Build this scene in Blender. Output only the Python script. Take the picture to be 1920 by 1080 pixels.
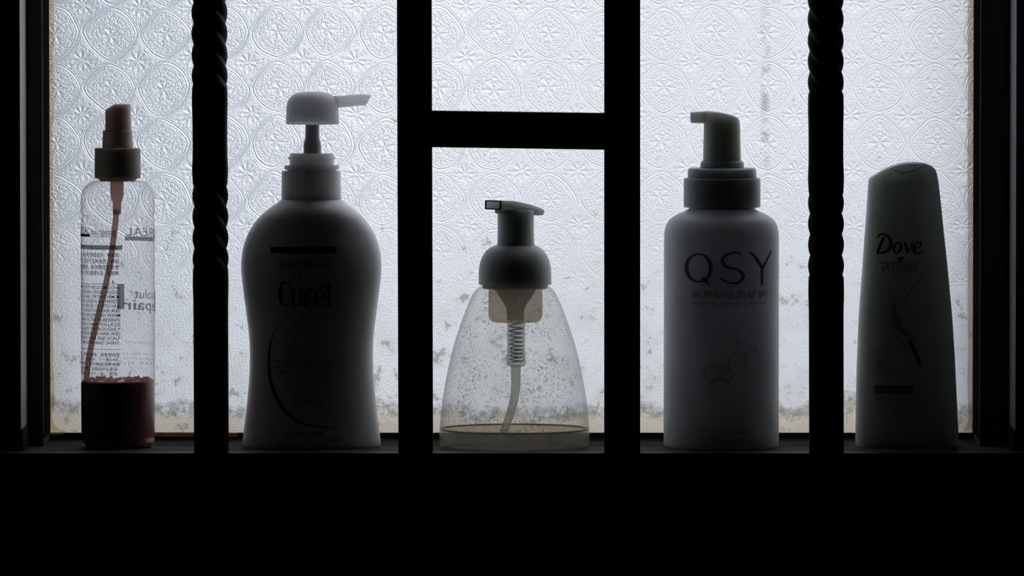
import bpy, bmesh, math, random
from mathutils import Vector, Matrix, noise as mnoise

random.seed(7)
for o in list(bpy.data.objects):
    bpy.data.objects.remove(o, do_unlink=True)
SC = bpy.context.scene
COL = SC.collection

# ------------------------------------------------------------------ camera
F_PX = 13000.0          # focal length in pixels of the 1920 px wide frame
DIST = 3.9              # camera to the row of bottles (bottle axes stand on Y = 0)
S = DIST / F_PX         # metres per pixel at the bottles (0.3 mm)
PITCH = math.atan(580.0 / F_PX)
CAM_Z = DIST * math.tan(PITCH + math.atan(298.0 / F_PX))   # height above the sill top (Z = 0)
cd = bpy.data.cameras.new('camera')
cam = bpy.data.objects.new('camera', cd)
COL.objects.link(cam)
cd.sensor_width = 36.0
cd.lens = F_PX / 1920.0 * 36.0
cd.clip_start = 0.05
cd.clip_end = 300
cam.location = (0, -DIST, CAM_Z)
cam.rotation_euler = (math.pi / 2 - PITCH, 0, 0)
SC.camera = cam

# ------------------------------------------------------------------ sky, exposure
SC.view_settings.view_transform = 'Standard'
SC.view_settings.look = 'None'
SC.view_settings.gamma = 1.0
SC.view_settings.use_curve_mapping = False
SC.view_settings.exposure = 0.0
SC.cycles.transparent_max_bounces = 24
SC.cycles.max_bounces = 12
SC.cycles.transmission_bounces = 12
SC.cycles.diffuse_bounces = 6
world = bpy.data.worlds.new('overcast_sky')
SC.world = world
world.use_nodes = True
wt = world.node_tree
wt.nodes.clear()
wo = wt.nodes.new('ShaderNodeOutputWorld')
wb = wt.nodes.new('ShaderNodeBackground')
wg = wt.nodes.new('ShaderNodeTexCoord')
ws = wt.nodes.new('ShaderNodeSeparateXYZ')
wr = wt.nodes.new('ShaderNodeValToRGB')
wr.color_ramp.elements[0].position = 0.0
wr.color_ramp.elements[0].color = (0.80, 0.81, 0.85, 1)
wr.color_ramp.elements[1].position = 0.7
wr.color_ramp.elements[1].color = (0.97, 0.98, 1.0, 1)
wt.links.new(wg.outputs['Generated'], ws.inputs[0])
wt.links.new(ws.outputs['Z'], wr.inputs['Fac'])
wt.links.new(wr.outputs['Color'], wb.inputs['Color'])
wt.links.new(wb.outputs[0], wo.inputs['Surface'])
wb.inputs['Strength'].default_value = 1.9


# ------------------------------------------------------------------ small helpers
def P(x, y, Y):
    """World X, Z of the pixel (x, y) on the plane at depth Y."""
    dx = (x - 960.0) / F_PX
    dy = (540.0 - y) / F_PX
    c, s = math.cos(PITCH), math.sin(PITCH)
    # camera axes: right (1,0,0), up (0,s,c), forward (0,c,-s)
    d = Vector((dx, c + dy * s, -s + dy * c))
    t = (Y + DIST) / d.y
    return d.x * t, CAM_Z + d.z * t


def zpx(y):
    return (838.0 - y) * S


def xpx(x):
    return (x - 960.0) * S


def obj(name, me, m=None, parent=None):
    if isinstance(me, bmesh.types.BMesh):
        bm = me
        me = bpy.data.meshes.new(name)
        bm.to_mesh(me)
        bm.free()
    o = bpy.data.objects.new(name, me)
    COL.objects.link(o)
    if m is not None:
        for mm in (m if isinstance(m, (list, tuple)) else [m]):
            me.materials.append(mm)
    if parent is not None:
        o.parent = parent
    return o


def smooth(o, ang=32):
    for p in o.data.polygons:
        p.use_smooth = True
    o.data.set_sharp_from_angle(angle=math.radians(ang))
    return o


def empty(name, loc=(0, 0, 0)):
    o = bpy.data.objects.new(name, None)
    o.location = loc
    o.empty_display_size = 0.02
    COL.objects.link(o)
    return o


def tag(o, label=None, cat=None, group=None, kind=None):
    if label:
        o['label'] = label
    if cat:
        o['category'] = cat
    if group:
        o['group'] = group
    if kind:
        o['kind'] = kind
    return o


def box(bm, x0, x1, y0, y1, z0, z1):
    vs = [bm.verts.new(p) for p in ((x0, y0, z0), (x1, y0, z0), (x1, y1, z0), (x0, y1, z0),
                                    (x0, y0, z1), (x1, y0, z1), (x1, y1, z1), (x0, y1, z1))]
    for f in ((0, 3, 2, 1), (4, 5, 6, 7), (0, 1, 5, 4), (1, 2, 6, 5), (2, 3, 7, 6), (3, 0, 4, 7)):
        bm.faces.new([vs[i] for i in f])
    return vs


def box_obj(name, b, m, parent=None, bevel=0.0):
    bm = bmesh.new()
    box(bm, *b)
    if bevel:
        bmesh.ops.bevel(bm, geom=bm.edges[:], offset=bevel, segments=2, affect='EDGES', profile=0.5)
    o = obj(name, bm, m, parent)
    if bevel:
        smooth(o, 40)
    return o


def catmull(pts, n=5):
    """Catmull-Rom through tuples of any length."""
    out = []
    for i in range(len(pts) - 1):
        p0 = pts[max(i - 1, 0)]
        p1, p2 = pts[i], pts[i + 1]
        p3 = pts[min(i + 2, len(pts) - 1)]
        for k in range(n):
            t = k / n
            out.append(tuple(0.5 * (2 * b + (c - a) * t + (2 * a - 5 * b + 4 * c - d) * t * t
                                    + (3 * b - a - 3 * c + d) * t ** 3)
                             for a, b, c, d in zip(p0, p1, p2, p3)))
    out.append(tuple(pts[-1]))
    return out


def lerp_table(tab, y):
    """tab: rows (y, ...) sorted by y ascending."""
    if y <= tab[0][0]:
        return tab[0]
    for a, b in zip(tab, tab[1:]):
        if y <= b[0]:
            t = (y - a[0]) / max(b[0] - a[0], 1e-9)
            return tuple(p + (q - p) * t for p, q in zip(a, b))
    return tab[-1]


def loft(bm, secs, n=72, expo=2.0, caps=(True, True)):
    """secs: rows (y px, cx px, rx px, ry px); a solid of super-elliptic rings around depth 0."""
    rings = []
    for (y, cx, rx, ry) in secs:
        ring = []
        for k in range(n):
            a = 2 * math.pi * k / n
            c, s = math.cos(a), math.sin(a)
            e = 2.0 / expo
            px = math.copysign(abs(c) ** e, c) * rx
            py = math.copysign(abs(s) ** e, s) * ry
            ring.append(bm.verts.new((xpx(cx + px), py * S, zpx(y))))
        rings.append(ring)
    for a, b in zip(rings, rings[1:]):
        for k in range(n):
            j = (k + 1) % n
            bm.faces.new((a[k], a[j], b[j], b[k]))
    if caps[0]:
        bm.faces.new(rings[0])
    if caps[1]:
        bm.faces.new(list(reversed(rings[-1])))
    return rings


def lathe_obj(name, prof, cx, m, parent=None, n=72, ratio=1.0, ang=32, caps=(True, True), drop=None):
    """prof rows (r px, y px) from top to bottom."""
    bm = bmesh.new()
    loft(bm, [(y, cx, r, r * ratio) for r, y in prof], n, caps=caps)
    bmesh.ops.recalc_face_normals(bm, faces=bm.faces)
    o = obj(name, bm, m, parent)
    smooth(o, ang)
    return o


def tube_obj(name, pts, m, parent=None, n=14, ang=50):
    """pts rows (x px, y px, depth m, radius px)."""
    bm = bmesh.new()
    P3 = [Vector((xpx(x), d, zpx(y))) for x, y, d, r in pts]
    rings = []
    for i, p in enumerate(P3):
        t = (P3[min(i + 1, len(P3) - 1)] - P3[max(i - 1, 0)]).normalized()
        u = t.cross(Vector((0, 1, 0)))
        if u.length < 1e-4:
            u = t.cross(Vector((1, 0, 0)))
        u.normalize()
        v = t.cross(u).normalized()
        r = pts[i][3] * S
        rings.append([bm.verts.new(p + (u * math.cos(2 * math.pi * k / n) + v * math.sin(2 * math.pi * k / n)) * r)
                      for k in range(n)])
    for a, b in zip(rings, rings[1:]):
        for k in range(n):
            j = (k + 1) % n
            bm.faces.new((a[k], a[j], b[j], b[k]))
    bm.faces.new(rings[0])
    bm.faces.new(list(reversed(rings[-1])))
    bmesh.ops.recalc_face_normals(bm, faces=bm.faces)
    o = obj(name, bm, m, parent)
    smooth(o, ang)
    return o


# ------------------------------------------------------------------ node helpers
class N:
    """A value in a shader graph; arithmetic on it adds Math nodes."""
    def __init__(self, nt, sock):
        self.nt, self.s = nt, sock

    def op(self, kind, *others, clamp=False):
        nd = self.nt.nodes.new('ShaderNodeMath')
        nd.operation = kind
        nd.use_clamp = clamp
        self.nt.links.new(self.s, nd.inputs[0])
        for i, q in enumerate(others):
            if isinstance(q, N):
                self.nt.links.new(q.s, nd.inputs[i + 1])
            else:
                nd.inputs[i + 1].default_value = q
        return N(self.nt, nd.outputs[0])

    def __add__(self, q): return self.op('ADD', q)
    __radd__ = __add__
    def __sub__(self, q): return self.op('SUBTRACT', q)
    def __rsub__(self, q): return (self * -1.0) + q
    def __mul__(self, q): return self.op('MULTIPLY', q)
    __rmul__ = __mul__
    def __truediv__(self, q): return self.op('DIVIDE', q)
    def abs(self): return self.op('ABSOLUTE')
    def fract(self): return self.op('FRACT')
    def cos(self): return self.op('COSINE')
    def sqrt(self): return self.op('SQRT')
    def max(self, q): return self.op('MAXIMUM', q)
    def min(self, q): return self.op('MINIMUM', q)
    def clamp(self): return self.op('ADD', 0.0, clamp=True)

    def ridge(self, w):
        """1 on zero, falling to 0 at +-w."""
        q = self / w
        return (1.0 - q * q).max(0.0)

    def step(self, a, b):
        nd = self.nt.nodes.new('ShaderNodeMapRange')
        nd.interpolation_type = 'SMOOTHSTEP'
        self.nt.links.new(self.s, nd.inputs['Value'])
        nd.inputs['From Min'].default_value = min(a, b)
        nd.inputs['From Max'].default_value = max(a, b)
        nd.inputs['To Min'].default_value = 0.0 if a < b else 1.0
        nd.inputs['To Max'].default_value = 1.0 if a < b else 0.0
        return N(self.nt, nd.outputs[0])


def new_mat(name):
    m = bpy.data.materials.new(name)
    m.use_nodes = True
    nt = m.node_tree
    nt.nodes.clear()
    out = nt.nodes.new('ShaderNodeOutputMaterial')
    return m, nt, out


def tex_noise(nt, vec, scale, detail=2.0, rough=0.5):
    nd = nt.nodes.new('ShaderNodeTexNoise')
    nd.inputs['Scale'].default_value = scale
    nd.inputs['Detail'].default_value = detail
    nd.inputs['Roughness'].default_value = rough
    if vec is not None:
        nt.links.new(vec, nd.inputs['Vector'])
    return N(nt, nd.outputs['Fac'])


def obj_coord(nt):
    return nt.nodes.new('ShaderNodeTexCoord').outputs['Object']


def principled(name, col, rough=0.5, metal=0.0, sss=0.0, sss_r=0.008, var=0.12, nscale=60.0, bump=0.0, bscale=400.0,
               spec=0.5, coat=0.0):
    m, nt, out = new_mat(name)
    b = nt.nodes.new('ShaderNodeBsdfPrincipled')
    oc = obj_coord(nt)
    nz = tex_noise(nt, oc, nscale, 4.0, 0.6)
    mx = nt.nodes.new('ShaderNodeMix')
    mx.data_type = 'RGBA'
    mx.inputs['A'].default_value = tuple(c * (1 - var) for c in col) + (1,)
    mx.inputs['B'].default_value = tuple(min(1, c * (1 + var)) for c in col) + (1,)
    nt.links.new(nz.s, mx.inputs['Factor'])
    nt.links.new(mx.outputs['Result'], b.inputs['Base Color'])
    b.inputs['Roughness'].default_value = rough
    b.inputs['Metallic'].default_value = metal
    b.inputs['Specular IOR Level'].default_value = spec
    b.inputs['Coat Weight'].default_value = coat
    if sss:
        b.inputs['Subsurface Weight'].default_value = sss
        b.inputs['Subsurface Radius'].default_value = (1.0, 1.0, 1.0)
        b.inputs['Subsurface Scale'].default_value = sss_r
    if bump:
        bp = nt.nodes.new('ShaderNodeBump')
        bp.inputs['Strength'].default_value = bump
        bp.inputs['Distance'].default_value = 0.001
        nt.links.new(tex_noise(nt, oc, bscale, 3.0).s, bp.inputs['Height'])
        nt.links.new(bp.outputs[0], b.inputs['Normal'])
    nt.links.new(b.outputs[0], out.inputs['Surface'])
    return m


def mix_sh(nt, fac, a, b):
    nd = nt.nodes.new('ShaderNodeMixShader')
    if isinstance(fac, N):
        nt.links.new(fac.s, nd.inputs[0])
    else:
        nd.inputs[0].default_value = fac
    nt.links.new(a, nd.inputs[1])
    nt.links.new(b, nd.inputs[2])
    return nd.outputs[0]


def mix_col(nt, fac, a, b):
    nd = nt.nodes.new('ShaderNodeMix')
    nd.data_type = 'RGBA'
    if isinstance(fac, N):
        nt.links.new(fac.s, nd.inputs['Factor'])
    else:
        nd.inputs['Factor'].default_value = fac
    for q, k in ((a, 'A'), (b, 'B')):
        if isinstance(q, tuple):
            nd.inputs[k].default_value = q + (1,)
        else:
            nt.links.new(q, nd.inputs[k])
    return nd.outputs['Result']


# ------------------------------------------------------------------ materials
GLASS_Y = 0.0620


def patterned_glass():
    """Cast glass with a damask relief on its room side, grimy towards the sill."""
    m, nt, out = new_mat('patterned_glass')
    oc = obj_coord(nt)
    sep = nt.nodes.new('ShaderNodeSeparateXYZ')
    nt.links.new(oc, sep.inputs[0])
    X, Z = N(nt, sep.outputs['X']), N(nt, sep.outputs['Z'])
    pitch = 103 * S * 1.016
    x0, z0 = P(207, 62, GLASS_Y)
    wob = tex_noise(nt, oc, 22.0, 2.0)
    wob2 = tex_noise(nt, oc, 27.0, 2.0)
    a = (X - x0) / pitch + (wob - 0.5) * 0.34
    b = (Z - z0) / pitch + (wob2 - 0.5) * 0.34
    u = (a + 100.5).fract() - 0.5
    v = (b + 100.5).fract() - 0.5
    au, av = u.abs(), v.abs()
    # medallions: rounded lozenges that almost touch, drawn with a double line
    ex = 1.55
    rl = (au.op('POWER', ex) + av.op('POWER', ex)).op('POWER', 1 / ex)
    d = rl - 0.468
    lines = d.ridge(0.024).max((d + 0.050).ridge(0.017) * 0.7).max((d - 0.040).ridge(0.015) * 0.45)
    inside = d.step(-0.05, -0.10)
    # mirrored scrollwork inside the medallion
    cv = nt.nodes.new('ShaderNodeCombineXYZ')
    nt.links.new((au * 1.0).s, cv.inputs[0])
    nt.links.new(v.s, cv.inputs[1])
    n1 = tex_noise(nt, cv.outputs[0], 6.0, 1.0)
    scroll = (n1 - 0.5).ridge(0.050)
    n2 = tex_noise(nt, cv.outputs[0], 20.0, 1.0)
    beads = (n2 - 0.5).ridge(0.09)
    r = (u * u + v * v).sqrt()
    dash = (rl * 95.0).cos().max(0.0) * ((v.op('ARCTAN2', u) * 34.0).cos() * 0.5 + 0.5) * r.step(0.20, 0.26)
    spine = (au - 0.004).ridge(0.016) * (v * 20.0).cos().max(0.0)
    rose = ((v.op('ARCTAN2', u) * 6.0).cos() * 0.5 + 0.5) * r.step(0.17, 0.11) * r.step(0.01, 0.04)
    motif = inside * (scroll * 0.9).max(beads * 0.30).max(dash * 0.95).max(spine * 0.9).max(rose)
    # flower in the gaps
    u2, v2 = 0.5 - au, 0.5 - av
    r2 = (u2 * u2 + v2 * v2).sqrt()
    th = v2.op('ARCTAN2', u2)
    pet = (th * 8.0).cos() * 0.5 + 0.5
    flower = pet * r2.step(0.20, 0.13) * r2.step(0.015, 0.05)
    outside = d.step(0.05, 0.09)
    fine = tex_noise(nt, oc, 950.0, 2.0)
    grain = tex_noise(nt, oc, 2200.0, 1.0)
    # years of scum fill the relief on the lower part of the pane
    filled = (Z + (tex_noise(nt, oc, 9.0, 2.0) - 0.5) * 0.10).step(0.075, 0.150)
    h = (lines * 0.75 + motif * 0.9 + outside * (flower * 0.75).max(scroll * 0.5)) * (filled * 0.88 + 0.12) + fine * 0.62 + grain * 0.45
    bp = nt.nodes.new('ShaderNodeBump')
    bp.inputs['Strength'].default_value = 0.38
    bp.inputs['Distance'].default_value = 0.0011
    nt.links.new(h.s, bp.inputs['Height'])
    rf = nt.nodes.new('ShaderNodeBsdfRefraction')
    rf.inputs['Roughness'].default_value = 0.30
    rf.inputs['IOR'].default_value = 1.5
    tl = nt.nodes.new('ShaderNodeBsdfTranslucent')
    for nd in (rf, tl):
        nt.links.new(bp.outputs[0], nd.inputs['Normal'])
    # grime: a tan crust along the bottom, mould specks, one vertical run of dirt
    zb = P(900, 812, GLASS_Y)[1]
    n3 = tex_noise(nt, oc, 22.0, 5.0, 0.65)
    n3b = tex_noise(nt, oc, 260.0, 4.0, 0.7)
    edge = (Z - zb) + (n3 - 0.5) * 0.040 + (n3b - 0.5) * 0.006
    crust = edge.step(0.016, 0.004)
    upper = edge.ridge(0.014)
    upper2 = ((Z - zb) + (n3 - 0.5) * 0.040 - 0.0125).ridge(0.006)
    n4 = tex_noise(nt, oc, 95.0, 6.0, 0.75)
    low = (Z - zb).step(0.18, 0.02)
    specks = (n4 + low * 0.085).step(0.64, 0.72)
    n5 = tex_noise(nt, oc, 48.0, 3.0, 0.6)
    film = low * n5.step(0.35, 0.8)
    xs, zs = P(1436, 180, GLASS_Y)
    streak = ((X - xs) + (n3 - 0.5) * 0.006).ridge(0.0032) * (Z - zs).ridge(0.060) * n4.step(0.40, 0.56)
    # edges of the pane are yellowed
    xl = P(104, 500, GLASS_Y)[0]
    yel = ((X - xl) + (Z - zb) * 0.02).step(0.012, 0.0)
    dirt = (specks * 0.55).max(streak * 0.5).max(upper2 * n3b.step(0.3, 0.6) * 0.75)
    c1 = mix_col(nt, film * 0.65, (0.90, 0.90, 0.92), (0.70, 0.69, 0.66))
    c2 = mix_col(nt, (crust * 0.8).max(yel * 0.35), c1, (0.70, 0.60, 0.46))
    c3 = mix_col(nt, dirt, c2, (0.22, 0.20, 0.16))
    nt.links.new(c3, tl.inputs['Color'])
    nt.links.new(c3, rf.inputs['Color'])
    dusty = X.step(-0.12, 0.10)
    mixf = (low * 0.25 + 0.38 + dusty * 0.22).max(crust * 0.9)
    sh = mix_sh(nt, mixf, rf.outputs[0], tl.outputs[0])
    gl = nt.nodes.new('ShaderNodeBsdfGlossy')
    gl.inputs['Roughness'].default_value = 0.25
    nt.links.new(bp.outputs[0], gl.inputs['Normal'])
    sh = mix_sh(nt, 0.04, sh, gl.outputs[0])
    nt.links.new(sh, out.inputs['Surface'])
    return m


def glass_back():
    m, nt, out = new_mat('glass_back_face')
    t = nt.nodes.new('ShaderNodeBsdfTransparent')
    t.inputs['Color'].default_value = (0.97, 0.98, 0.98, 1)
    nt.links.new(t.outputs[0], out.inputs['Surface'])
    return m


def clear_plastic(name, tint, haze, edge, rough=0.08, speck=False, refr=0.0, blur=0.25):
    """Thin-walled bottle plastic: see-through, a little milky, darker where the wall is seen edge-on."""
    m, nt, out = new_mat(name)
    oc = obj_coord(nt)
    tr = nt.nodes.new('ShaderNodeBsdfTransparent')
    lw = nt.nodes.new('ShaderNodeLayerWeight')
    lw.inputs['Blend'].default_value = 0.5
    fc = N(nt, lw.outputs['Facing']).op('POWER', 3.0)
    col = mix_col(nt, fc, tint, edge)
    if speck:
        n1 = tex_noise(nt, oc, 800.0, 3.0, 0.6)
        n2 = tex_noise(nt, oc, 60.0, 3.0, 0.6)
        sp = n1.step(0.55, 0.62) * n2.step(0.40, 0.60)
        col = mix_col(nt, sp * 0.60, col, (0.16, 0.15, 0.14))
    nt.links.new(col, tr.inputs['Color'])
    base = tr.outputs[0]
    if refr:
        rf = nt.nodes.new('ShaderNodeBsdfRefraction')
        rf.inputs['IOR'].default_value = 1.03
        rf.inputs['Roughness'].default_value = blur
        nt.links.new(col, rf.inputs['Color'])
        base = mix_sh(nt, refr, base, rf.outputs[0])
    tl = nt.nodes.new('ShaderNodeBsdfTranslucent')
    df = nt.nodes.new('ShaderNodeBsdfDiffuse')
    tl.inputs['Color'].default_value = (0.86, 0.85, 0.83, 1)
    df.inputs['Color'].default_value = (0.80, 0.80, 0.78, 1)
    milk = mix_sh(nt, 0.35, tl.outputs[0], df.outputs[0])
    if haze:
        hz = N(nt, tex_noise(nt, oc, 45.0, 5.0, 0.65).s) * (haze * 0.9) + haze * 0.55
        base = mix_sh(nt, hz, base, milk)
    gl = nt.nodes.new('ShaderNodeBsdfGlossy')
    gl.inputs['Roughness'].default_value = rough
    lw2 = nt.nodes.new('ShaderNodeLayerWeight')
    lw2.inputs['Blend'].default_value = 0.5
    fr = N(nt, lw2.outputs['Facing']).op('POWER', 5.0) * 0.55 + 0.025
    sh = mix_sh(nt, fr, base, gl.outputs[0])
    nt.links.new(sh, out.inputs['Surface'])
    return m


def print_ink(name, col, alpha=1.0):
    m, nt, out = new_mat(name)
    d = nt.nodes.new('ShaderNodeBsdfDiffuse')
    oc = obj_coord(nt)
    c = mix_col(nt, tex_noise(nt, oc, 300.0, 2.0), tuple(x * 0.8 for x in col), tuple(x * 1.2 for x in col))
    nt.links.new(c, d.inputs['Color'])
    if alpha < 1:
        t = nt.nodes.new('ShaderNodeBsdfTransparent')
        nt.links.new(mix_sh(nt, alpha, t.outputs[0], d.outputs[0]), out.inputs['Surface'])
    else:
        nt.links.new(d.outputs[0], out.inputs['Surface'])
    return m


def translucent_mat(name, col, tcol, fac=0.5, thru=0.0):
    m, nt, out = new_mat(name)
    oc = obj_coord(nt)
    d = nt.nodes.new('ShaderNodeBsdfPrincipled')
    d.inputs['Roughness'].default_value = 0.45
    t = nt.nodes.new('ShaderNodeBsdfTranslucent')
    nz = tex_noise(nt, oc, 120.0, 4.0)
    nt.links.new(mix_col(nt, nz, tuple(x * 0.88 for x in col), col), d.inputs['Base Color'])
    nt.links.new(mix_col(nt, nz, tuple(x * 0.85 for x in tcol), tcol), t.inputs['Color'])
    sh = mix_sh(nt, fac, d.outputs[0], t.outputs[0])
    if thru:
        tr = nt.nodes.new('ShaderNodeBsdfTransparent')
        tr.inputs['Color'].default_value = tcol + (1,)
        sh = mix_sh(nt, thru, sh, tr.outputs[0])
    nt.links.new(sh, out.inputs['Surface'])
    return m


M = {}
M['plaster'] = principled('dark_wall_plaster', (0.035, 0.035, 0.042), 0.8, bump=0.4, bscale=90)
M['room'] = principled('room_plaster', (0.60, 0.60, 0.57), 0.85, bump=0.3, bscale=60)
M['floor'] = principled('floor_tile', (0.12, 0.11, 0.10), 0.5, nscale=8)
M['reveal'] = principled('glazed_reveal', (0.42, 0.42, 0.41), 0.5, nscale=120, var=0.25)
M['sill'] = principled('grimy_sill', (0.022, 0.021, 0.019), 0.7, spec=0.02, nscale=70, var=0.5, bump=0.5, bscale=500)
M['sill_lip'] = principled('pale_sill_lip', (0.080, 0.078, 0.072), 0.7, spec=0.02, nscale=70, var=0.45, bump=0.5, bscale=500)
M['frame'] = principled('dark_aluminium', (0.085, 0.09, 0.09), 0.5, metal=0.0, spec=0.12, nscale=90, var=0.25)
M['edge_highlight'] = principled('painted_edge_highlight', (0.35, 0.35, 0.36), 0.4, metal=0.7)
M['gasket'] = principled('black_gasket', (0.012, 0.011, 0.010), 0.9, spec=0.0)
M['iron'] = principled('black_painted_iron', (0.010, 0.010, 0.011), 0.62, nscale=150, bump=0.35, bscale=260, spec=0.22)
M['conc'] = principled('outside_concrete', (0.30, 0.31, 0.32), 0.9, nscale=3)
M['render'] = principled('shading_wall_render', (0.19, 0.26, 0.35), 0.9, nscale=5)
M['glass'] = patterned_glass()
M['glass_back'] = glass_back()
M['sealant'] = translucent_mat('yellowed_sealant', (0.62, 0.53, 0.42), (0.96, 0.89, 0.79), 0.9, 0.80)
M['sealant_dark'] = translucent_mat('browned_sealant', (0.25, 0.17, 0.08), (0.62, 0.45, 0.25), 0.8, 0.45)

# ------------------------------------------------------------------ room shell
WALL_Y = -0.0435
XL = P(38, 400, -0.044)[0]
XR = P(1905, 400, -0.044)[0]
ZT = 0.70                       # head of the window opening
RX, RY0, RZ0, RZ1 = 1.5, -4.7, -1.15, 1.45


def frame_wall(name, x0, x1, z0, z1, hx0, hx1, hz0, hz1, y0, y1, m):
    bm = bmesh.new()
    layers = []
    for y in (y0, y1):
        o_ = [bm.verts.new((x, y, z)) for x, z in ((x0, z0), (x1, z0), (x1, z1), (x0, z1))]
        i_ = [bm.verts.new((x, y, z)) for x, z in ((hx0, hz0), (hx1, hz0), (hx1, hz1), (hx0, hz1))]
        layers.append((o_, i_))
    (oa, ia), (ob, ib) = layers
    for k in range(4):
        j = (k + 1) % 4
        bm.faces.new((oa[k], oa[j], ia[j], ia[k]))
        bm.faces.new((ob[j], ob[k], ib[k], ib[j]))
        bm.faces.new((oa[j], oa[k], ob[k], ob[j]))
        f = bm.faces.new((ia[k], ia[j], ib[j], ib[k]))
        f.material_index = 1
    bmesh.ops.recalc_face_normals(bm, faces=bm.faces)
    return obj(name, bm, m)


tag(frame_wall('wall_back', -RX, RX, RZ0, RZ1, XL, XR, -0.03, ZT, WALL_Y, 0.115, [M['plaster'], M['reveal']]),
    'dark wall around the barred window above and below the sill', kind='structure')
tag(box_obj('wall_left', (-RX - 0.1, -RX, RY0, 0.115, RZ0, RZ1), M['room']), 'plain plastered side wall of the dark room', kind='structure')
tag(box_obj('wall_right', (RX, RX + 0.1, RY0, 0.115, RZ0, RZ1), M['room']), 'plain plastered side wall of the dark room', kind='structure')
tag(box_obj('wall_front', (-RX - 0.1, RX + 0.1, RY0 - 0.1, RY0, RZ0, RZ1), M['room']), 'plain plastered wall facing the window', kind='structure')
tag(box_obj('floor', (-RX - 0.1, RX + 0.1, RY0 - 0.1, 0.115, RZ0 - 0.1, RZ0), M['floor']), 'dark floor of the room', kind='structure')
tag(box_obj('ceiling', (-RX - 0.1, RX + 0.1, RY0 - 0.1, 0.115, RZ1, RZ1 + 0.1), M['room']), 'plain ceiling of the dark room', kind='structure')
# outdoors: a yard and an added, unseen wall that dims the pane's left side
tag(box_obj('ground', (-30, 30, 0.12, 60, RZ0 - 0.3, RZ0 - 0.1), M['conc']), 'pale concrete yard outside the window', kind='structure')
tag(box_obj('shading_wall', (-0.60, -0.292, 0.13, 2.4, RZ0 - 0.1, 2.4), M['render']), 'added blue-grey wall that shades the left of the window', kind='structure')

# sill: a dark slab with a paler lip along its front
sill = box_obj('window_sill', (XL, XR, 0.0005, 0.115, -0.03, 0.0), M['sill'])
tag(sill, 'grimy stone sill that the five bottles stand on', kind='structure')
bm = bmesh.new()
box(bm, XL, XR, WALL_Y - 0.0005, 0.0005, -0.03, 0.0)
bmesh.ops.bevel(bm, geom=[e for e in bm.edges if all(v.co.z > -0.01 and v.co.y < -0.01 for v in e.verts)], offset=0.0012,
                segments=3, affect='EDGES')
smooth(obj('front_lip', bm, M['sill_lip'], sill), 40)
for (xa, xb) in ((XL, XL + 0.0009), (XR - 0.0009, XR)):
    box_obj('dark_reveal_foot', (xa, xb, WALL_Y + 0.0006, 0.0074, 0.0, 0.0125), M['sill'], sill, 0.0002)  # dark strips added where the light on the reveals fades near the sill

# ------------------------------------------------------------------ window: frame, pane, beads
win = empty('window_1', (0, 0, 0))
tag(win, 'fixed window of patterned frosted glass in a dark metal frame', kind='structure')
FY = 0.0075
xl0, xl1 = XL, P(80, 400, FY)[0]
xr0, xr1 = P(1838, 400, FY)[0], XR
ZTOP = ZT
box_obj('frame_stile', (xl0, xl1, FY, 0.10, 0.0, ZTOP), M['frame'], win, 0.0007)
box_obj('frame_stile', (xr0, xr1, FY, 0.10, 0.0, ZTOP), M['frame'], win, 0.0007)
box_obj('frame_head', (xl1, xr0, 0.03, 0.10, ZTOP - 0.03, ZTOP), M['frame'], win, 0.0007)
z_rail = P(900, 823, 0.0586)[1]
z_gl = P(900, 812, 0.0586)[1]
box_obj('bottom_rail', (xl1, xr0, 0.0586, 0.10, 0.0, z_rail), M['frame'], win, 0.0006)
box_obj('gasket', (xl1, xr0, 0.0600, 0.0680, z_rail, z_gl), M['gasket'], win, 0.0004)
box_obj('gasket', (xl1 - 0.0002, xl1 + 0.0004, FY + 0.0012, 0.0660, z_gl, ZTOP - 0.03), M['gasket'], win)
box_obj('gasket', (xr0 - 0.0004, xr0 + 0.0002, FY + 0.0012, 0.0660, z_gl, ZTOP - 0.03), M['gasket'], win)
# highlight on each stile's inner edge, painted as a bright strip
for (xa, xb) in ((xl1 - 0.0004, xl1 + 0.0002), (xr0 - 0.0002, xr0 + 0.0002)):
    box_obj('edge_highlight', (xa, xb, FY - 0.0002, FY + 0.0005, 0.004, ZTOP - 0.03), M['edge_highlight'], win)
# small dark latch hole cover on the right stile, screw plug on the left one
xa, za = P(1887, 520, FY)
box_obj('latch', (xa - 0.0012, xa + 0.0020, FY - 0.0025, FY + 0.001, za, za + 0.0065), M['gasket'], win, 0.0004)
xa, za = P(53, 552, FY)
box_obj('screw_plug', (xa - 0.0009, xa + 0.0009, FY - 0.001, FY + 0.001, za, za + 0.005), M['gasket'], win, 0.0003)

# glazed pane: its room face carries the relief
bm = bmesh.new()
gx0, gx1 = xl1 - 0.004, xr0 + 0.004
vs = box(bm, gx0, gx1, GLASS_Y, GLASS_Y + 0.005, z_gl - 0.003, ZTOP - 0.028)
bm.faces.ensure_lookup_table()
for f in bm.faces:
    f.normal_update()
    f.material_index = 0 if f.normal.y < -0.5 else 1
pane = obj('pane', bm, [M['glass'], M['glass_back']], win)


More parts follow.
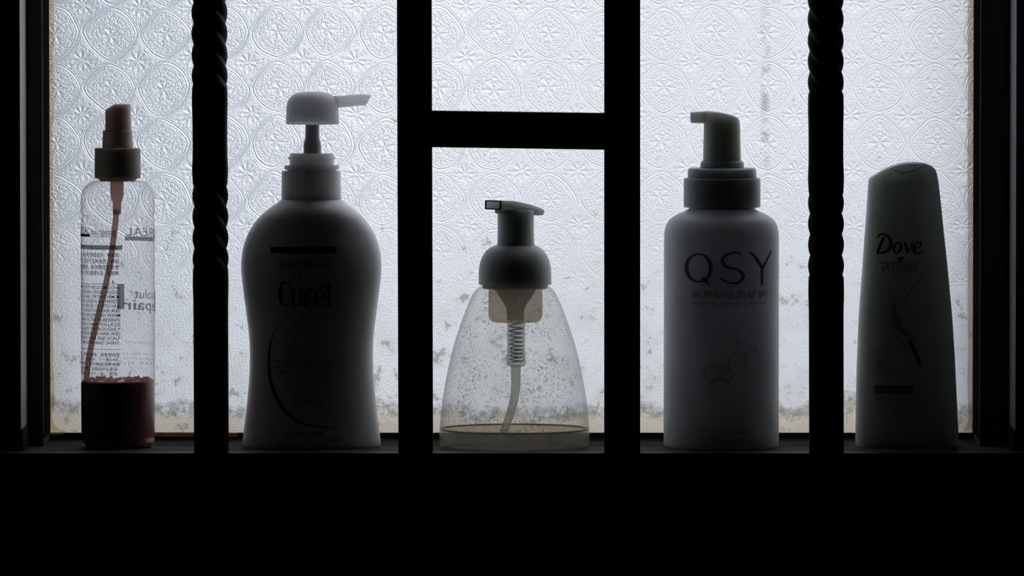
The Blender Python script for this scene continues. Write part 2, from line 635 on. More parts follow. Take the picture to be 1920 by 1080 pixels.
def bead(name, rows, m, depth=0.003):
    """wavy sealant bead; rows of (z px, x0 px, x1 px) seen on the pane plane"""
    bm = bmesh.new()
    rings = []
    for (y, a, b) in rows:
        y3 = GLASS_Y - 0.0002
        xa, z = P(a, y, y3)
        xb, _ = P(b, y, y3)
        n = 6
        ring = []
        for k in range(n + 1):
            t = k / n
            bul = math.sin(math.pi * t) ** 0.6 if 0 < t < 1 else 0
            ring.append(bm.verts.new((xa + (xb - xa) * t, y3 - depth * bul, z)))
        rings.append(ring)
    for p, q in zip(rings, rings[1:]):
        for k in range(len(p) - 1):
            bm.faces.new((p[k], p[k + 1], q[k + 1], q[k]))
        bm.faces.new((p[-1], p[0], q[0], q[-1]))
    bm.faces.new(rings[0])
    bm.faces.new(list(reversed(rings[-1])))
    bmesh.ops.recalc_face_normals(bm, faces=bm.faces)
    return smooth(obj(name, bm, m, win), 60)


def wav(y, amp, sc, seed):
    return mnoise.noise(Vector((y * sc, seed, 0.3))) * amp


ys = [-1400 + 25 * i for i in range(60)] + [y for y in range(100, 790, 14)]
bead('sealant_bead', [(y, 87, 99.5 + wav(y, 4.5, 0.012, 1) + wav(y, 1.2, 0.06, 2)) for y in ys]
     + [(795, 87, 102), (803, 87, 108), (808, 87, 122), (812, 86, 128), (816, 86, 128)], M['sealant'])
bead('sealant_bead', [(y, 1823.5 + wav(y, 1.5, 0.02, 5), 1834) for y in ys] + [(800, 1820, 1834), (806, 1822, 1832)],
     M['sealant'])
bead('sealant_bead', [(y, 1814.5 + wav(y, 1.5, 0.011, 8), 1823 + wav(y, 1.5, 0.02, 5)) for y in ys]
     + [(800, 1812, 1820), (807, 1806, 1816)], M['sealant'])
bead('sealant_bead', [(y, 1830 + wav(y, 1.0, 0.03, 11), 1838) for y in ys] + [(805, 1831, 1836)], M['sealant_dark'], 0.0045)
# brown bead lying along the foot of the glass, left of the pump bottle
bm = bmesh.new()
for (a, b) in ((282, 445),):
    xa, z = P(a, 815, 0.058)
    xb, _ = P(b, 815, 0.058)
    rr = 0.0012
    rings = []
    for i in range(25):
        x = xa + (xb - xa) * i / 24
        rings.append([bm.verts.new((x, 0.0585 + math.cos(k * math.pi / 4) * rr,
                                    z + math.sin(k * math.pi / 4) * rr + wav(i * 6, 0.0003, 0.05, 3))) for k in range(8)])
    for p, q in zip(rings, rings[1:]):
        for k in range(8):
            bm.faces.new((p[k], p[(k + 1) % 8], q[(k + 1) % 8], q[k]))
    bm.faces.new(rings[0])
    bm.faces.new(list(reversed(rings[-1])))
bmesh.ops.recalc_face_normals(bm, faces=bm.faces)
smooth(obj('bottom_bead', bm, M['sealant_dark'], win), 60)

# ------------------------------------------------------------------ iron grille
BY0, BY1 = WALL_Y - 0.0195, WALL_Y - 0.0008
BYM = 0.5 * (BY0 + BY1)
gr = empty('window_grille', (P(960, 873, BYM)[0], BYM, P(960, 896, BYM)[1]))
tag(gr, 'black wrought iron grille with flat and spiral bars in front of the window', 'grille')
G0 = gr.location.copy()
ZR1 = P(960, 850, BY0)[1]
ZR0 = P(960, 896, BY0)[1]
ZG = ZT + 0.02


def gobj(name, bm, m=None):
    bmesh.ops.translate(bm, verts=bm.verts, vec=-G0)
    bmesh.ops.recalc_face_normals(bm, faces=bm.faces)
    return obj(name, bm, M['iron'], gr)


def flat_bar(name, x_top, x_bot):
    """x pixel pairs (left, right) at y = 0 and y = 848, on the front face"""
    bm = bmesh.new()
    (a0, zt), (b0, _) = P(x_top[0], 0, BY0), P(x_top[1], 0, BY0)
    (a1, zb), (b1, _) = P(x_bot[0], 848, BY0), P(x_bot[1], 848, BY0)
    def at(z):
        t = (z - zb) / (zt - zb)
        return a1 + (a0 - a1) * t, b1 + (b0 - b1) * t
    vs = []
    for z in (ZR1 - 0.0005, ZG):
        a, b = at(z)
        vs += [bm.verts.new(p) for p in ((a, BY0, z), (b, BY0, z), (b, BY1, z), (a, BY1, z))]
    for f in ((0, 1, 2, 3), (7, 6, 5, 4), (0, 4, 5, 1), (1, 5, 6, 2), (2, 6, 7, 3), (3, 7, 4, 0)):
        bm.faces.new([vs[i] for i in f])
    bmesh.ops.bevel(bm, geom=bm.edges[:], offset=0.0009, segments=2, affect='EDGES')
    return smooth(gobj(name, bm), 40)


def smoothstep(a, b, x):
    t = max(0.0, min(1.0, (x - a) / (b - a)))
    return t * t * (3 - 2 * t)


def spiral_bar(cx_top, cx_bot, spans, pitch, phase, phase_hi):
    """square bar with rounded edges, twisted over the spans of y px"""
    bm = bmesh.new()
    n = 40
    rings = []
    sc = (DIST + BYM) / F_PX
    y = -1500.0
    ztop = ZG
    while True:
        x, z = P(cx_bot + (cx_top - cx_bot) * (848 - y) / 848.0, y, BYM)
        if z < ZR1 - 0.0005:
            z = ZR1 - 0.0005
        if z <= ztop:
            tw, ph = 0.0, phase
            for (a, b) in spans:
                e = smoothstep(a - 3, a + 6, y) * (1 - smoothstep(b - 6, b + 3, y))
                if e > tw:
                    tw = e
                    ph = phase if a > 200 else phase_hi
            # swell just past the ends of a twist, slightly slimmer in between
            w = 32.3
            for (a, b) in spans:
                w += 1.2 * math.exp(-((y - (a - 28)) / 18.0) ** 2) + 0.9 * math.exp(-((y - (b + 28)) / 26.0) ** 2)
            rot = math.pi / 2 * (y - ph) / pitch
            ring = []
            for k in range(n):
                th = 2 * math.pi * k / n
                # plain part: rounded square; twisted part: four rope lobes, the crease at rot
                rs = w * (abs(math.cos(th)) ** 5 + abs(math.sin(th)) ** 5) ** (-1 / 5.0)
                rl = 27.4 + 6.4 * abs(math.sin(2 * (th - rot))) ** 0.9
                r = (rs * (1 - tw) + rl * tw) * sc
                ring.append(bm.verts.new((x + math.cos(th) * r, BYM + math.sin(th) * min(r, 0.0097), z)))
            rings.append(ring)
        if z <= ZR1 - 0.0005:
            break
        y += 2.6 if any(a - 8 < y < b + 8 for a, b in spans) else 9.0
    for p, q in zip(rings, rings[1:]):
        for k in range(n):
            j = (k + 1) % n
            bm.faces.new((p[k], p[j], q[j], q[k]))
    bm.faces.new(rings[0])
    bm.faces.new(list(reversed(rings[-1])))
    return smooth(gobj('spiral_bar', bm), 50)


spiral_bar(392.5, 396.5, [(-240, 161), (346, 503)], 39.5, 346, 161 - 39.5 * 12)
flat_bar('flat_bar', (744.0, 809.0), (747.0, 811.5))
flat_bar('flat_bar', (1133.5, 1200.5), (1133.5, 1200.5))
spiral_bar(1548.0, 1549.5, [(-240, 175), (362, 518)], 39.2, 362, 175 - 39.2 * 12)
# crossbar between the two flat bars, hanging a little lower at its right end
bm = bmesh.new()
pts = []
for (x, y0, y1) in ((806, 208.0, 276.0), (1137, 212.5, 281.0)):
    (xa, za), (xb, zb_) = P(x, y0, BY0 + 0.001), P(x, y1, BY0 + 0.001)
    pts.append((xa, za, zb_))
vs = []
for (xa, za, zb_) in pts:
    vs += [bm.verts.new(p) for p in ((xa, BY0 + 0.001, zb_), (xa, BY1 - 0.001, zb_), (xa, BY1 - 0.001, za), (xa, BY0 + 0.001, za))]
for f in ((0, 1, 2, 3), (7, 6, 5, 4), (0, 4, 5, 1), (1, 5, 6, 2), (2, 6, 7, 3), (3, 7, 4, 0)):
    bm.faces.new([vs[i] for i in f])
bmesh.ops.bevel(bm, geom=bm.edges[:], offset=0.0007, segments=2, affect='EDGES')
smooth(gobj('crossbar', bm), 40)
for nm, z0, z1 in (('bottom_rail', ZR0, ZR1), ('top_rail', ZG, ZG + 0.0136)):
    bm = bmesh.new()
    box(bm, -0.33, 0.335, BY0 - 0.0006, BY1, z0, z1)
    bmesh.ops.bevel(bm, geom=bm.edges[:], offset=0.0008, segments=2, affect='EDGES')
    smooth(gobj(nm, bm), 40)
# wall plates that carry the rails
for x in (-0.322, 0.327):
    for z0, z1 in ((ZR0 - 0.006, ZR1 + 0.006), (ZG - 0.006, ZG + 0.02)):
        bm = bmesh.new()
        box(bm, x - 0.012, x + 0.012, BY1 - 0.0015, WALL_Y, z0, z1)
        bmesh.ops.bevel(bm, geom=bm.edges[:], offset=0.0004, segments=1, affect='EDGES')
        gobj('wall_plate', bm)


# ------------------------------------------------------------------ print: strokes and lettering
def ribbon(pts, closed=False, cap=True):
    """pts rows (x, y, width) in px -> list of quads in px"""
    n = len(pts)
    L, R_ = [], []
    for i in range(n):
        a = pts[(i - 1) % n] if closed or i > 0 else pts[i]
        b = pts[(i + 1) % n] if closed or i < n - 1 else pts[i]
        dx, dy = b[0] - a[0], b[1] - a[1]
        l = math.hypot(dx, dy) or 1.0
        nx, ny = -dy / l, dx / l
        w = pts[i][2] / 2
        L.append((pts[i][0] + nx * w, pts[i][1] + ny * w))
        R_.append((pts[i][0] - nx * w, pts[i][1] - ny * w))
    quads = []
    for i in range(n if closed else n - 1):
        j = (i + 1) % n
        quads.append([L[i], L[j], R_[j], R_[i]])
    return quads


def stroke(pts, n=6):
    return ribbon(catmull(pts, n))


def rect(x0, y0, x1, y1, nx=12, skew=0.0):
    q = []
    for i in range(nx):
        a, b = x0 + (x1 - x0) * i / nx, x0 + (x1 - x0) * (i + 1) / nx
        q.append([(a, y0), (b, y0), (b, y1), (a, y1)])
    return q


def text(body, x, y, h, w=None, align='LEFT', shear=0.0, bold=0.0, spacing=1.0):
    """Lettering as polygons in px: cap height h, baseline y; squeezed to width w when given."""
    cu = bpy.data.curves.new('lettering', 'FONT')
    cu.body = body
    cu.size = 100.0
    cu.resolution_u = 2
    cu.space_character = spacing
    cu.shear = shear
    cu.offset = bold + (1.0 if h < 9 else 0.0)
    o = bpy.data.objects.new('lettering', cu)
    COL.objects.link(o)
    dg = bpy.context.evaluated_depsgraph_get()
    dg.update()
    me = bpy.data.meshes.new_from_object(o.evaluated_get(dg))
    co = [(v.co.x, v.co.y) for v in me.vertices]
    polys = [[co[i] for i in p.vertices] for p in me.polygons]
    bpy.data.objects.remove(o, do_unlink=True)
    bpy.data.curves.remove(cu)
    bpy.data.meshes.remove(me)
    if not co:
        return []
    x0, x1 = min(c[0] for c in co), max(c[0] for c in co)
    k = h / 72.9
    kx = k if w is None else w / max(x1 - x0, 1e-6)
    wd = (x1 - x0) * kx
    xs = {'LEFT': x, 'RIGHT': x - wd, 'CENTER': x - wd / 2}[align]
    return [[(xs + (px - x0) * kx, y - py * k) for px, py in p] for p in polys]


def project_print(name, polys, fn, m, parent, many=False):
    """polys in px laid on a surface: fn(x, y) -> world point"""
    bm = bmesh.new()
    cache = {}
    o3 = parent.location
    for p in polys:
        vs = []
        for q in p:
            key = (round(q[0], 3), round(q[1], 3))
            if key not in cache:
                cache[key] = bm.verts.new(Vector(fn(*q)))
            if cache[key] not in vs:
                vs.append(cache[key])
        if len(vs) > 2:
            try:
                bm.faces.new(vs)
            except ValueError:
                pass
    me = bpy.data.meshes.new(name)
    bm.to_mesh(me)
    bm.free()
    o = obj(name, me, m, parent)
    o.matrix_parent_inverse = Matrix.Translation(-o3)
    if many:
        o['kind'] = 'stuff'
    return o


def rooted(root, o):
    o.matrix_parent_inverse = Matrix.Translation(-root.location)
    return o


def front_of(tab, expo=2.0, eps=0.00018):
    """surface of a lofted body seen from the room; tab rows (y, cx, rx, ry)"""
    def fn(x, y):
        _, cx, rx, ry = lerp_table(tab, y)
        t = min(abs((x - cx) / rx), 0.9995)
        d = ry * (1 - t ** expo) ** (1 / expo)
        return (xpx(x), -d * S - eps, zpx(y))
    return fn


def wrap_of(tab, eps=0.00018):
    """round body; x is the arc length in px from the middle of the room side"""
    def fn(s, y):
        _, cx, rx, ry = lerp_table(tab, y)
        a = s / tab[len(tab) // 2][2]
        r = rx * S + eps
        return (xpx(cx) + r * math.sin(a), -r * math.cos(a), zpx(y))
    return fn


# ------------------------------------------------------------------ bottle materials
M['ink'] = print_ink('black_ink', (0.010, 0.010, 0.012))
M['ink_blue'] = print_ink('dark_blue_ink', (0.010, 0.013, 0.022), 0.85)
M['ink_grey'] = print_ink('grey_ink', (0.05, 0.05, 0.05), 0.75)
M['ink_faint'] = print_ink('faint_grey_ink', (0.10, 0.10, 0.10), 0.28)
M['ink_pale'] = print_ink('thin_black_ink', (0.012, 0.012, 0.016), 0.55)
M['ink_half'] = print_ink('worn_blue_ink', (0.012, 0.014, 0.030), 0.6)
M['ink_olive'] = print_ink('olive_ink', (0.10, 0.095, 0.06), 0.80)
M['ink_soft'] = print_ink('soft_grey_ink', (0.22, 0.22, 0.22), 0.75)
M['ink_red'] = print_ink('red_brown_ink', (0.16, 0.06, 0.045), 0.40)
M['pet'] = clear_plastic('clear_plastic', (0.975, 0.975, 0.98), 0.035, (0.50, 0.48, 0.49))
M['frosted'] = clear_plastic('frosted_clear_plastic', (0.975, 0.975, 0.965), 0.14, (0.62, 0.62, 0.63), rough=0.2, speck=True)
M['spray_cap'] = principled('brown_pink_plastic', (0.56, 0.41, 0.37), 0.45, sss=1.0, sss_r=0.010)
M['spray_collar'] = principled('olive_brown_plastic', (0.36, 0.30, 0.24), 0.5, sss=1.0, sss_r=0.006)
M['dip_red'] = translucent_mat('red_brown_tube', (0.50, 0.36, 0.33), (0.74, 0.56, 0.52), 0.6, 0.38)
M['liquid_red'] = principled('dark_red_liquid', (0.44, 0.16, 0.165), 0.35, sss=1.0, sss_r=0.0040)
M['froth'] = translucent_mat('pink_froth', (0.75, 0.52, 0.50), (0.85, 0.62, 0.60), 0.6, 0.3)
M['label_black'] = principled('black_label', (0.008, 0.008, 0.008), 0.6)
M['white_hdpe'] = principled('white_bottle_plastic', (0.86, 0.87, 0.85), 0.30, sss=1.0, sss_r=0.0095)
M['white_pump'] = principled('white_pump_plastic', (0.84, 0.83, 0.80), 0.40, sss=1.0, sss_r=0.030)
M['pump_shaft'] = principled('grey_pump_shaft', (0.45, 0.45, 0.44), 0.4, sss=0.6, sss_r=0.004)
M['grey_cap'] = principled('grey_green_plastic', (0.58, 0.61, 0.58), 0.42, sss=1.0, sss_r=0.011)
M['cup'] = translucent_mat('beige_pump_insert', (0.72, 0.66, 0.58), (0.86, 0.78, 0.69), 0.6, 0.55)
M['funnel'] = translucent_mat('grey_pump_funnel', (0.42, 0.41, 0.38), (0.62, 0.59, 0.54), 0.6, 0.45)
M['chamber'] = translucent_mat('clear_pump_chamber', (0.6, 0.6, 0.58), (0.88, 0.88, 0.86), 0.7, 0.62)
M['spring'] = principled('steel_spring', (0.42, 0.42, 0.42), 0.35, metal=0.8)
M['dip_clear'] = translucent_mat('milky_tube', (0.60, 0.60, 0.57), (0.80, 0.80, 0.76), 0.6, 0.60)
M['liquid_soap'] = translucent_mat('thin_soap', (0.60, 0.56, 0.45), (0.90, 0.87, 0.77), 0.6, 0.78)
M['meniscus'] = translucent_mat('meniscus', (0.26, 0.24, 0.19), (0.55, 0.51, 0.42), 0.5, 0.35)
M['lilac_white'] = principled('lilac_white_plastic', (0.81, 0.805, 0.82), 0.45, sss=1.0, sss_r=0.036)
M['grey_pump'] = principled('grey_olive_pump', (0.62, 0.63, 0.56), 0.45, sss=1.0, sss_r=0.014)
M['dark_collar'] = principled('dark_grey_collar', (0.45, 0.47, 0.47), 0.40, sss=1.0, sss_r=0.014)
M['pale_green'] = principled('pale_green_white_plastic', (0.755, 0.77, 0.735), 0.42, sss=1.0, sss_r=0.0145)

# ------------------------------------------------------------------ 1  spray bottle (clear, red liquid)
CX = 220.5
sp = empty('spray_bottle', (xpx(CX), 0, 0))
tag(sp, 'slim clear spray bottle with dark red liquid and a brown cap', 'bottle')
body = [(338, CX, 40, 40), (338.5, CX, 49, 49), (342, CX, 54, 54), (349, CX, 61.5, 61.5), (357, CX, 66.5, 66.5),
        (366, CX, 69, 69), (376, CX, 69.5, 69.5), (396, CX, 69.5, 69.5), (400, CX, 68.8, 68.8), (403.5, CX, 66.5, 66.5),
        (407, CX, 68.6, 68.6), (411, CX, 69.2, 69.2), (560, CX, 69.2, 69.2), (700, CX, 69.2, 69.2), (812, CX, 69.2, 69.2),
        (817, CX, 68.0, 68.0), (820, CX, 66.6, 66.6), (823, CX, 68.2, 68.2), (828, CX, 69, 69), (834, CX, 67.5, 67.5),
        (838, CX, 63, 63)]
bm = bmesh.new()
loft(bm, body, 80)
bmesh.ops.recalc_face_normals(bm, faces=bm.faces)
rooted(sp, smooth(obj('body', bm, M['pet'], sp), 40))
# liquid fills the foot, froth floats on it
rooted(sp, lathe_obj('liquid', [(62, 713), (67.4, 711.5), (67.4, 812), (65, 820), (66.5, 828), (61.5, 836.5)], CX, M['liquid_red'], sp, 64))
bm = bmesh.new()
for k in range(150):
    a = random.uniform(0, 2 * math.pi)
    rr = (random.random() ** 0.35) * 62
    r = random.uniform(1.3, 3.6) * (1.0 if rr > 40 else 0.8)
    x, d = xpx(CX + rr * math.cos(a)), rr * math.sin(a) * S
    z = zpx(712.5 - r * 0.55 - (1.8 if rr > 54 else 0) * random.random())
    bmesh.ops.create_icosphere(bm, subdivisions=1, radius=r * S, matrix=Matrix.Translation((x, d, z)))
fr = smooth(obj('froth', bm, M['froth'], sp), 80)
rooted(sp, fr)
tag(fr, 'pink froth floating on the red liquid', kind='stuff')
# cap and sprayer
rooted(sp, lathe_obj('collar', [(38, 276), (42, 276.5), (43, 279), (43.4, 330), (42.6, 333), (37, 333.4), (33, 338)], CX, M['spray_collar'], sp))
rooted(sp, lathe_obj('sprayer_base', [(26.5, 243), (27.8, 244.5), (28.6, 274), (28.6, 277)], CX, M['spray_cap'], sp))
bm = bmesh.new()
rings = loft(bm, [(194, 221.5, 23.2, 23.2), (196, 221.5, 23.7, 23.7), (243.5, 222, 24.6, 24.6)], 64, caps=(False, True))
for ring, extra in ((rings[0], 0.0), (rings[1], 1.8)):
    for v in ring:
        x = v.co.x / S + 960
        if x < 216:
            v.co.z = min(v.co.z, zpx(194 + extra + (216 - x) * 11 / 18.0))
c1 = bm.verts.new((xpx(216), 0, zpx(194)))
n = len(rings[0])
for k in range(n):
    bm.faces.new((rings[0][k], rings[0][(k + 1) % n], c1))
bmesh.ops.recalc_face_normals(bm, faces=bm.faces)
rooted(sp, smooth(obj('actuator', bm, M['spray_cap'], sp), 28))
noz = lathe_obj('spray_hole', [(5.2, 0), (6, 0.8), (6, 7)], 960, M['label_black'], sp, 24)
noz.data.transform(Matrix.Translation((0, 0, -zpx(0))))
noz.data.transform(Matrix.Rotation(math.radians(-90), 4, 'Y'))
noz.data.transform(Matrix.Translation((xpx(197.9), 0, zpx(224))))
rooted(sp, noz)
# suction fitting and dip tube
rooted(sp, lathe_obj('suction_fitting', [(14, 333), (12.6, 338), (12.2, 362), (11, 372), (8.2, 378), (7.6, 400)], 219, M['dip_red'], sp, 32))
rooted(sp, tube_obj('dip_tube', catmull([(218, 392, 0, 5.6), (216.5, 410, 0.0005, 5.6), (213, 440, 0.001, 5.6), (206, 490, 0.001, 5.6),
                                   (196, 540, 0, 5.6), (184, 590, -0.002, 5.5), (172, 640, -0.003, 5.5), (163.5, 690, -0.003, 5.5),
                                   (161, 730, -0.003, 5.5), (160, 800, -0.003, 5.5)], 5), M['dip_red'], sp))
# printed panels: back panel (towards the room) and brand panel (towards the glass)
W = wrap_of(body)
R0 = 69.2
pk = []
arc = lambda deg: R0 * math.radians(deg)
pk += text("L'OREAL", arc(-44.5), 435.5, 12.5, 60, 'RIGHT')
pk += text('抛光打蜡修护露', arc(-41.5), 440.5, 11.0, 50)
for i, t in enumerate(('顶级修护，含有天然萃取成份，独有的', '修复因子，适用于各种发质，瞬间', '令干枯毛躁发丝，能令暗哑发质倍', '感润泽亮丽，持久柔顺光泽，极致魅')):
    pk += text(t, arc(4.5), 479 + i * 11.1, 7.2, 122 - (i % 2) * 4, 'RIGHT')
pk += text('力。', arc(-64), 523, 7.2, None, 'RIGHT')
for i, t in enumerate(('A TREATMENT WITH PRECIOUS MEDICINAL', 'HERBS, INCLUDING GINGER, GINSENG,', 'ANGELICA AND CHRYSANTHEMUM.',
                       'MOUNTAIN GINSENG IS A PERFECT', 'BLEND OF GINGER OIL WITH HAIR', 'CARE TO CONDITION HAIR AND',
                       'PRECIOUS GINGER CAN WARM', 'AND DRIVE ACTIVE INGREDIENTS', 'INTO EACH HAIR FOLLICLE', 'AND HELPS THOROUGHLY',
                       'REMOVE RESIDUE ON HAIR AND', 'REFRESHING HAIR AND SCALP', 'LEFT SMOOTH AND SHINY.')):
    pk += text(t, arc(6.5), 538.5 + i * 8.62, 6.6, 118 - (i * 7 % 5) * 2, 'RIGHT')
for i, t in enumerate(('用于洗发后，用梳子理顺，随意塑造型', '取适量均匀，全面呵护，每一周3-4次，', '使用前摇匀喷雾，即刻体验健康动感', '喷于发梢轻轻按摩，全面加护头发深', '层养分直达发根，活力每一天。·若有')):
    pk += text(t, arc(6 if i < 3 else 2), 664 + i * 8.9, 5.6, 128 - (i % 2) * 6, 'RIGHT')
pk += rect(arc(-88), 528.6, arc(13), 529.5, 24)
pk += rect(arc(-88), 650.6, arc(7), 651.4, 24)
pk += stroke([(arc(-5.5), 521, 0.6), (arc(-4.5), 525, 2.2), (arc(-3.6), 528.5, 0.6)], 4)
rooted(sp, project_print('back_lettering', pk, W, M['ink'], sp, True))
bars = rect(arc(-85), 456.4, arc(10), 464.8, 24)
rooted(sp, project_print('printed_bar', bars, W, M['ink_olive'], sp))
rooted(sp, project_print('printed_bar', rect(arc(-95), 436.2, arc(-44.5), 441.2, 14), W, M['ink'], sp))
rooted(sp, project_print('black_label', rect(arc(-92), 715.5, arc(10.3), 826, 30), W, M['label_black'], sp))
# brand panel on the far side: read from the glass side, mirrored through the bottle
for fk in (text("L'OREAL", arc(170), 443.5, 17, 112, 'RIGHT'), text('Absolut', arc(156), 561.5, 19, 92, 'RIGHT'),
           text('Repair', arc(174), 583, 21, 112, 'RIGHT', bold=0.8)):
    rooted(sp, project_print('brand_lettering', fk, W, M['ink_grey'], sp, True))
rooted(sp, project_print('printed_bar', rect(arc(96), 444.6, arc(171), 452.6, 18), W, M['ink_grey'], sp))
for fk in (rect(arc(172), 535, arc(183), 582, 4), rect(arc(87), 541, arc(98), 588, 4)):
    rooted(sp, project_print('printed_bar', fk, W, M['ink_grey'], sp))
sk = text('Instant reconstructing polish', arc(172), 646, 5, 84, 'RIGHT')
sk += text('leave-in care for damaged hair', arc(176), 668, 6, 92, 'RIGHT') + text('shine and smoothness', arc(174), 677, 6, 84, 'RIGHT')
sk += text('125 ml', arc(178), 686, 6, 74, 'RIGHT')
rooted(sp, project_print('small_lettering', sk, W, M['ink_faint'], sp, True))

# ------------------------------------------------------------------ 2  pump bottle (white, waisted)
CX = 583.5
DR = 0.60
pb = empty('pump_bottle', (xpx(CX), 0, 0))
tag(pb, 'large waisted white pump bottle whose spout points right', 'bottle')
prof = [(55, 372), (60, 376), (69, 382.5), (81, 391), (96, 404), (110, 422), (120.5, 441), (127.5, 462), (131, 482), (131.8, 499),
        (130.6, 520), (127.3, 548), (121.3, 593), (116.8, 634), (115.8, 672), (117.3, 712), (121.3, 756), (126.2, 797), (129.6, 826),
        (129.3, 835), (126, 838)]
def ry_of(y, r):
    return r * (1.0 - (1.0 - DR) * smoothstep(372, 440, y))
pt = catmull([(y, CX, r, ry_of(y, r)) for r, y in prof], 4)
bm = bmesh.new()
loft(bm, pt, 96)
bmesh.ops.recalc_face_normals(bm, faces=bm.faces)
rooted(pb, smooth(obj('body', bm, M['white_hdpe'], pb), 60))
rooted(pb, lathe_obj('collar', [(48, 319), (54.6, 319.4), (55.4, 321), (55.8, 372), (55.2, 375.5), (52, 376)], CX, M['white_pump'], pb))
thr = [(36, 286.2), (40.2, 286.6), (41.2, 288.5), (41.3, 292.5), (44.6, 294.3), (44.8, 296.2), (41.4, 298.2), (41.6, 307.8),
       (50.6, 308.8), (51.6, 310.2), (51.6, 315.2), (50.4, 316.4), (46, 317), (46, 320)]
rooted(pb, lathe_obj('threaded_neck', thr, CX + 1, M['white_pump'], pb, ang=25))
rooted(pb, lathe_obj('pump_shaft', [(13.2, 228), (13.2, 256), (13.6, 259), (16.2, 266), (16.8, 272), (16.8, 288)], CX + 2.2, M['pump_shaft'], pb, 48))
HC = 586
head = [(3, 170.6), (14, 170.8), (15, 171.6), (24, 172.0), (31, 173.6), (38, 177.4), (44, 183.6), (47.6, 191.5), (49.0, 201), (49.4, 213), (49.0, 213.6),
        (49.6, 214.6), (49.6, 218), (49.2, 218.8), (49.6, 219.6), (50, 230.6), (49.4, 231.6), (46.5, 231.8), (46, 226), (14, 224)]
rooted(pb, lathe_obj('pump_head', head, HC, M['white_pump'], pb, 80, ang=40))
# spout: tapered box from the head towards the right, its tip cut on the slant
bm = bmesh.new()
rows = [(606, 179.6, 204.5, 11), (634, 178.6, 201.2, 10), (655, 176.6, 199.2, 9.2), (672, 175.1, 197.2, 8.6), (682, 175.6, 196.2, 8.2), (689, 177.4, 197.8, 7.8)]
rings = []
for (x, t, b, w) in rows:
    ring = []
    for k in range(20):
        a = 2 * math.pi * k / 20
        c, s_ = math.cos(a), math.sin(a)
        e = 2 / 3.2
        yy = (t + b) / 2 - math.copysign(abs(s_) ** e, s_) * (b - t) / 2
        dd = math.copysign(abs(c) ** e, c) * w
        xx = x
        if x > 680:
            f = (yy - t) / (b - t)
            xx = x + (7.5 - 11.5 * f) * (x - 680) / 9.0
        ring.append(bm.verts.new((xpx(xx), dd * S, zpx(yy))))
    rings.append(ring)
for a, b in zip(rings, rings[1:]):
    for k in range(20):
        bm.faces.new((a[k], a[(k + 1) % 20], b[(k + 1) % 20], b[k]))
bm.faces.new(rings[0])
tip = bm.faces.new(list(reversed(rings[-1])))
ins = bmesh.ops.inset_region(bm, faces=[tip], thickness=1.5 * S, depth=-1.6 * S)
bmesh.ops.recalc_face_normals(bm, faces=bm.faces)
rooted(pb, smooth(obj('spout', bm, M['white_pump'], pb), 40))
# print
FN = front_of(pt)
WORD = [
    stroke([(545, 535, 1.5), (541.5, 527, 2.5), (537, 525, 2.5), (530, 529, 5), (526.8, 546, 6.5), (530, 564, 5), (536.5, 569, 2.5), (542, 566, 2), (545.5, 558, 1.5)])
    + ribbon([(545.6, 524, 1.2), (545.6, 536, 1.6)]),
    ribbon([(546.5, 539.2, 1.6), (554, 539.2, 1.6)]) + stroke([(551, 539, 5), (551, 562, 5), (554.5, 568.5, 3), (560, 567.5, 2), (564.5, 562, 2)])
    + ribbon([(560.5, 539.2, 1.6), (568.5, 539.2, 1.6)]) + ribbon([(566, 539, 5), (566, 569.5, 5)]) + ribbon([(564, 569, 1.6), (571, 569, 1.6)]),
    ribbon([(571, 539.2, 1.6), (578, 539.2, 1.6)]) + ribbon([(576, 539, 5), (576, 569.5, 5)]) + ribbon([(571.5, 569.2, 1.6), (580.5, 569.2, 1.6)])
    + stroke([(577.5, 547, 1.8), (581, 540.5, 2.6), (585, 539.2, 3.5), (587.5, 541.5, 3.2)]),
    stroke([(593, 553.5, 1.6), (601, 553.5, 1.6), (609.5, 553.5, 1.6)])
    + stroke([(609.5, 553.5, 3.6), (608, 544, 3.4), (602.5, 539.4, 2), (595.5, 544, 4.6), (593.2, 554.5, 5.6), (596.5, 566, 4), (602.5, 569.4, 2), (610, 563, 1.6)])
    + stroke([(601.5, 535, 1.2), (606, 531, 2.8), (609, 528.5, 3)], 3),
    ribbon([(613, 526.3, 1.6), (618.5, 526.3, 1.6)]) + ribbon([(617.8, 526, 5), (617.8, 569.5, 5)]) + ribbon([(613, 569.2, 1.6), (622.5, 569.2, 1.6)])]
for c in WORD:
    rooted(pb, project_print('letter', c, FN, M['ink'], pb))
c = rect(509.5, 459.5, 632.5, 470.5, 24)
rooted(pb, project_print('printed_bar', c, FN, M['ink'], pb))
c = text('乾燥性敏感肌', 571, 498, 12, 92, 'CENTER') + text('を考えた', 571, 514, 7, 50, 'CENTER')
# round emblem with a drop inside
c += ribbon([(571 + 16 * math.cos(2 * math.pi * k / 40), 606 + 16 * math.sin(2 * math.pi * k / 40), 1.2) for k in range(40)], True)
c += text('C', 571, 611, 10, 8, 'CENTER') + stroke([(562, 592, 1), (571, 588, 1.5), (580, 592, 1)], 4)
c += text('うるおい成分、配合', 571, 651, 8, 68, 'CENTER') + text('頭皮のつっぱり感を防ぐ', 571, 663, 8.5, 72, 'CENTER')
c += text('セラミド機能成分配合', 571, 679, 9.5, 104, 'CENTER') + text('弱酸性・無香料・無着色', 571, 697, 7, 96, 'CENTER')
c += rect(511, 683.6, 632, 684.8, 24)
c += text('シャンプー', 574, 722, 12, 72, 'CENTER') + text('Shampoo', 572, 737, 9, 54, 'CENTER') + text('医薬部外品', 573, 754, 10, 50, 'CENTER')
c += text('低刺激 低刺激・無香料', 571, 812, 7, 78, 'CENTER') + text('420ml', 627, 823, 7.5, 30, 'CENTER')
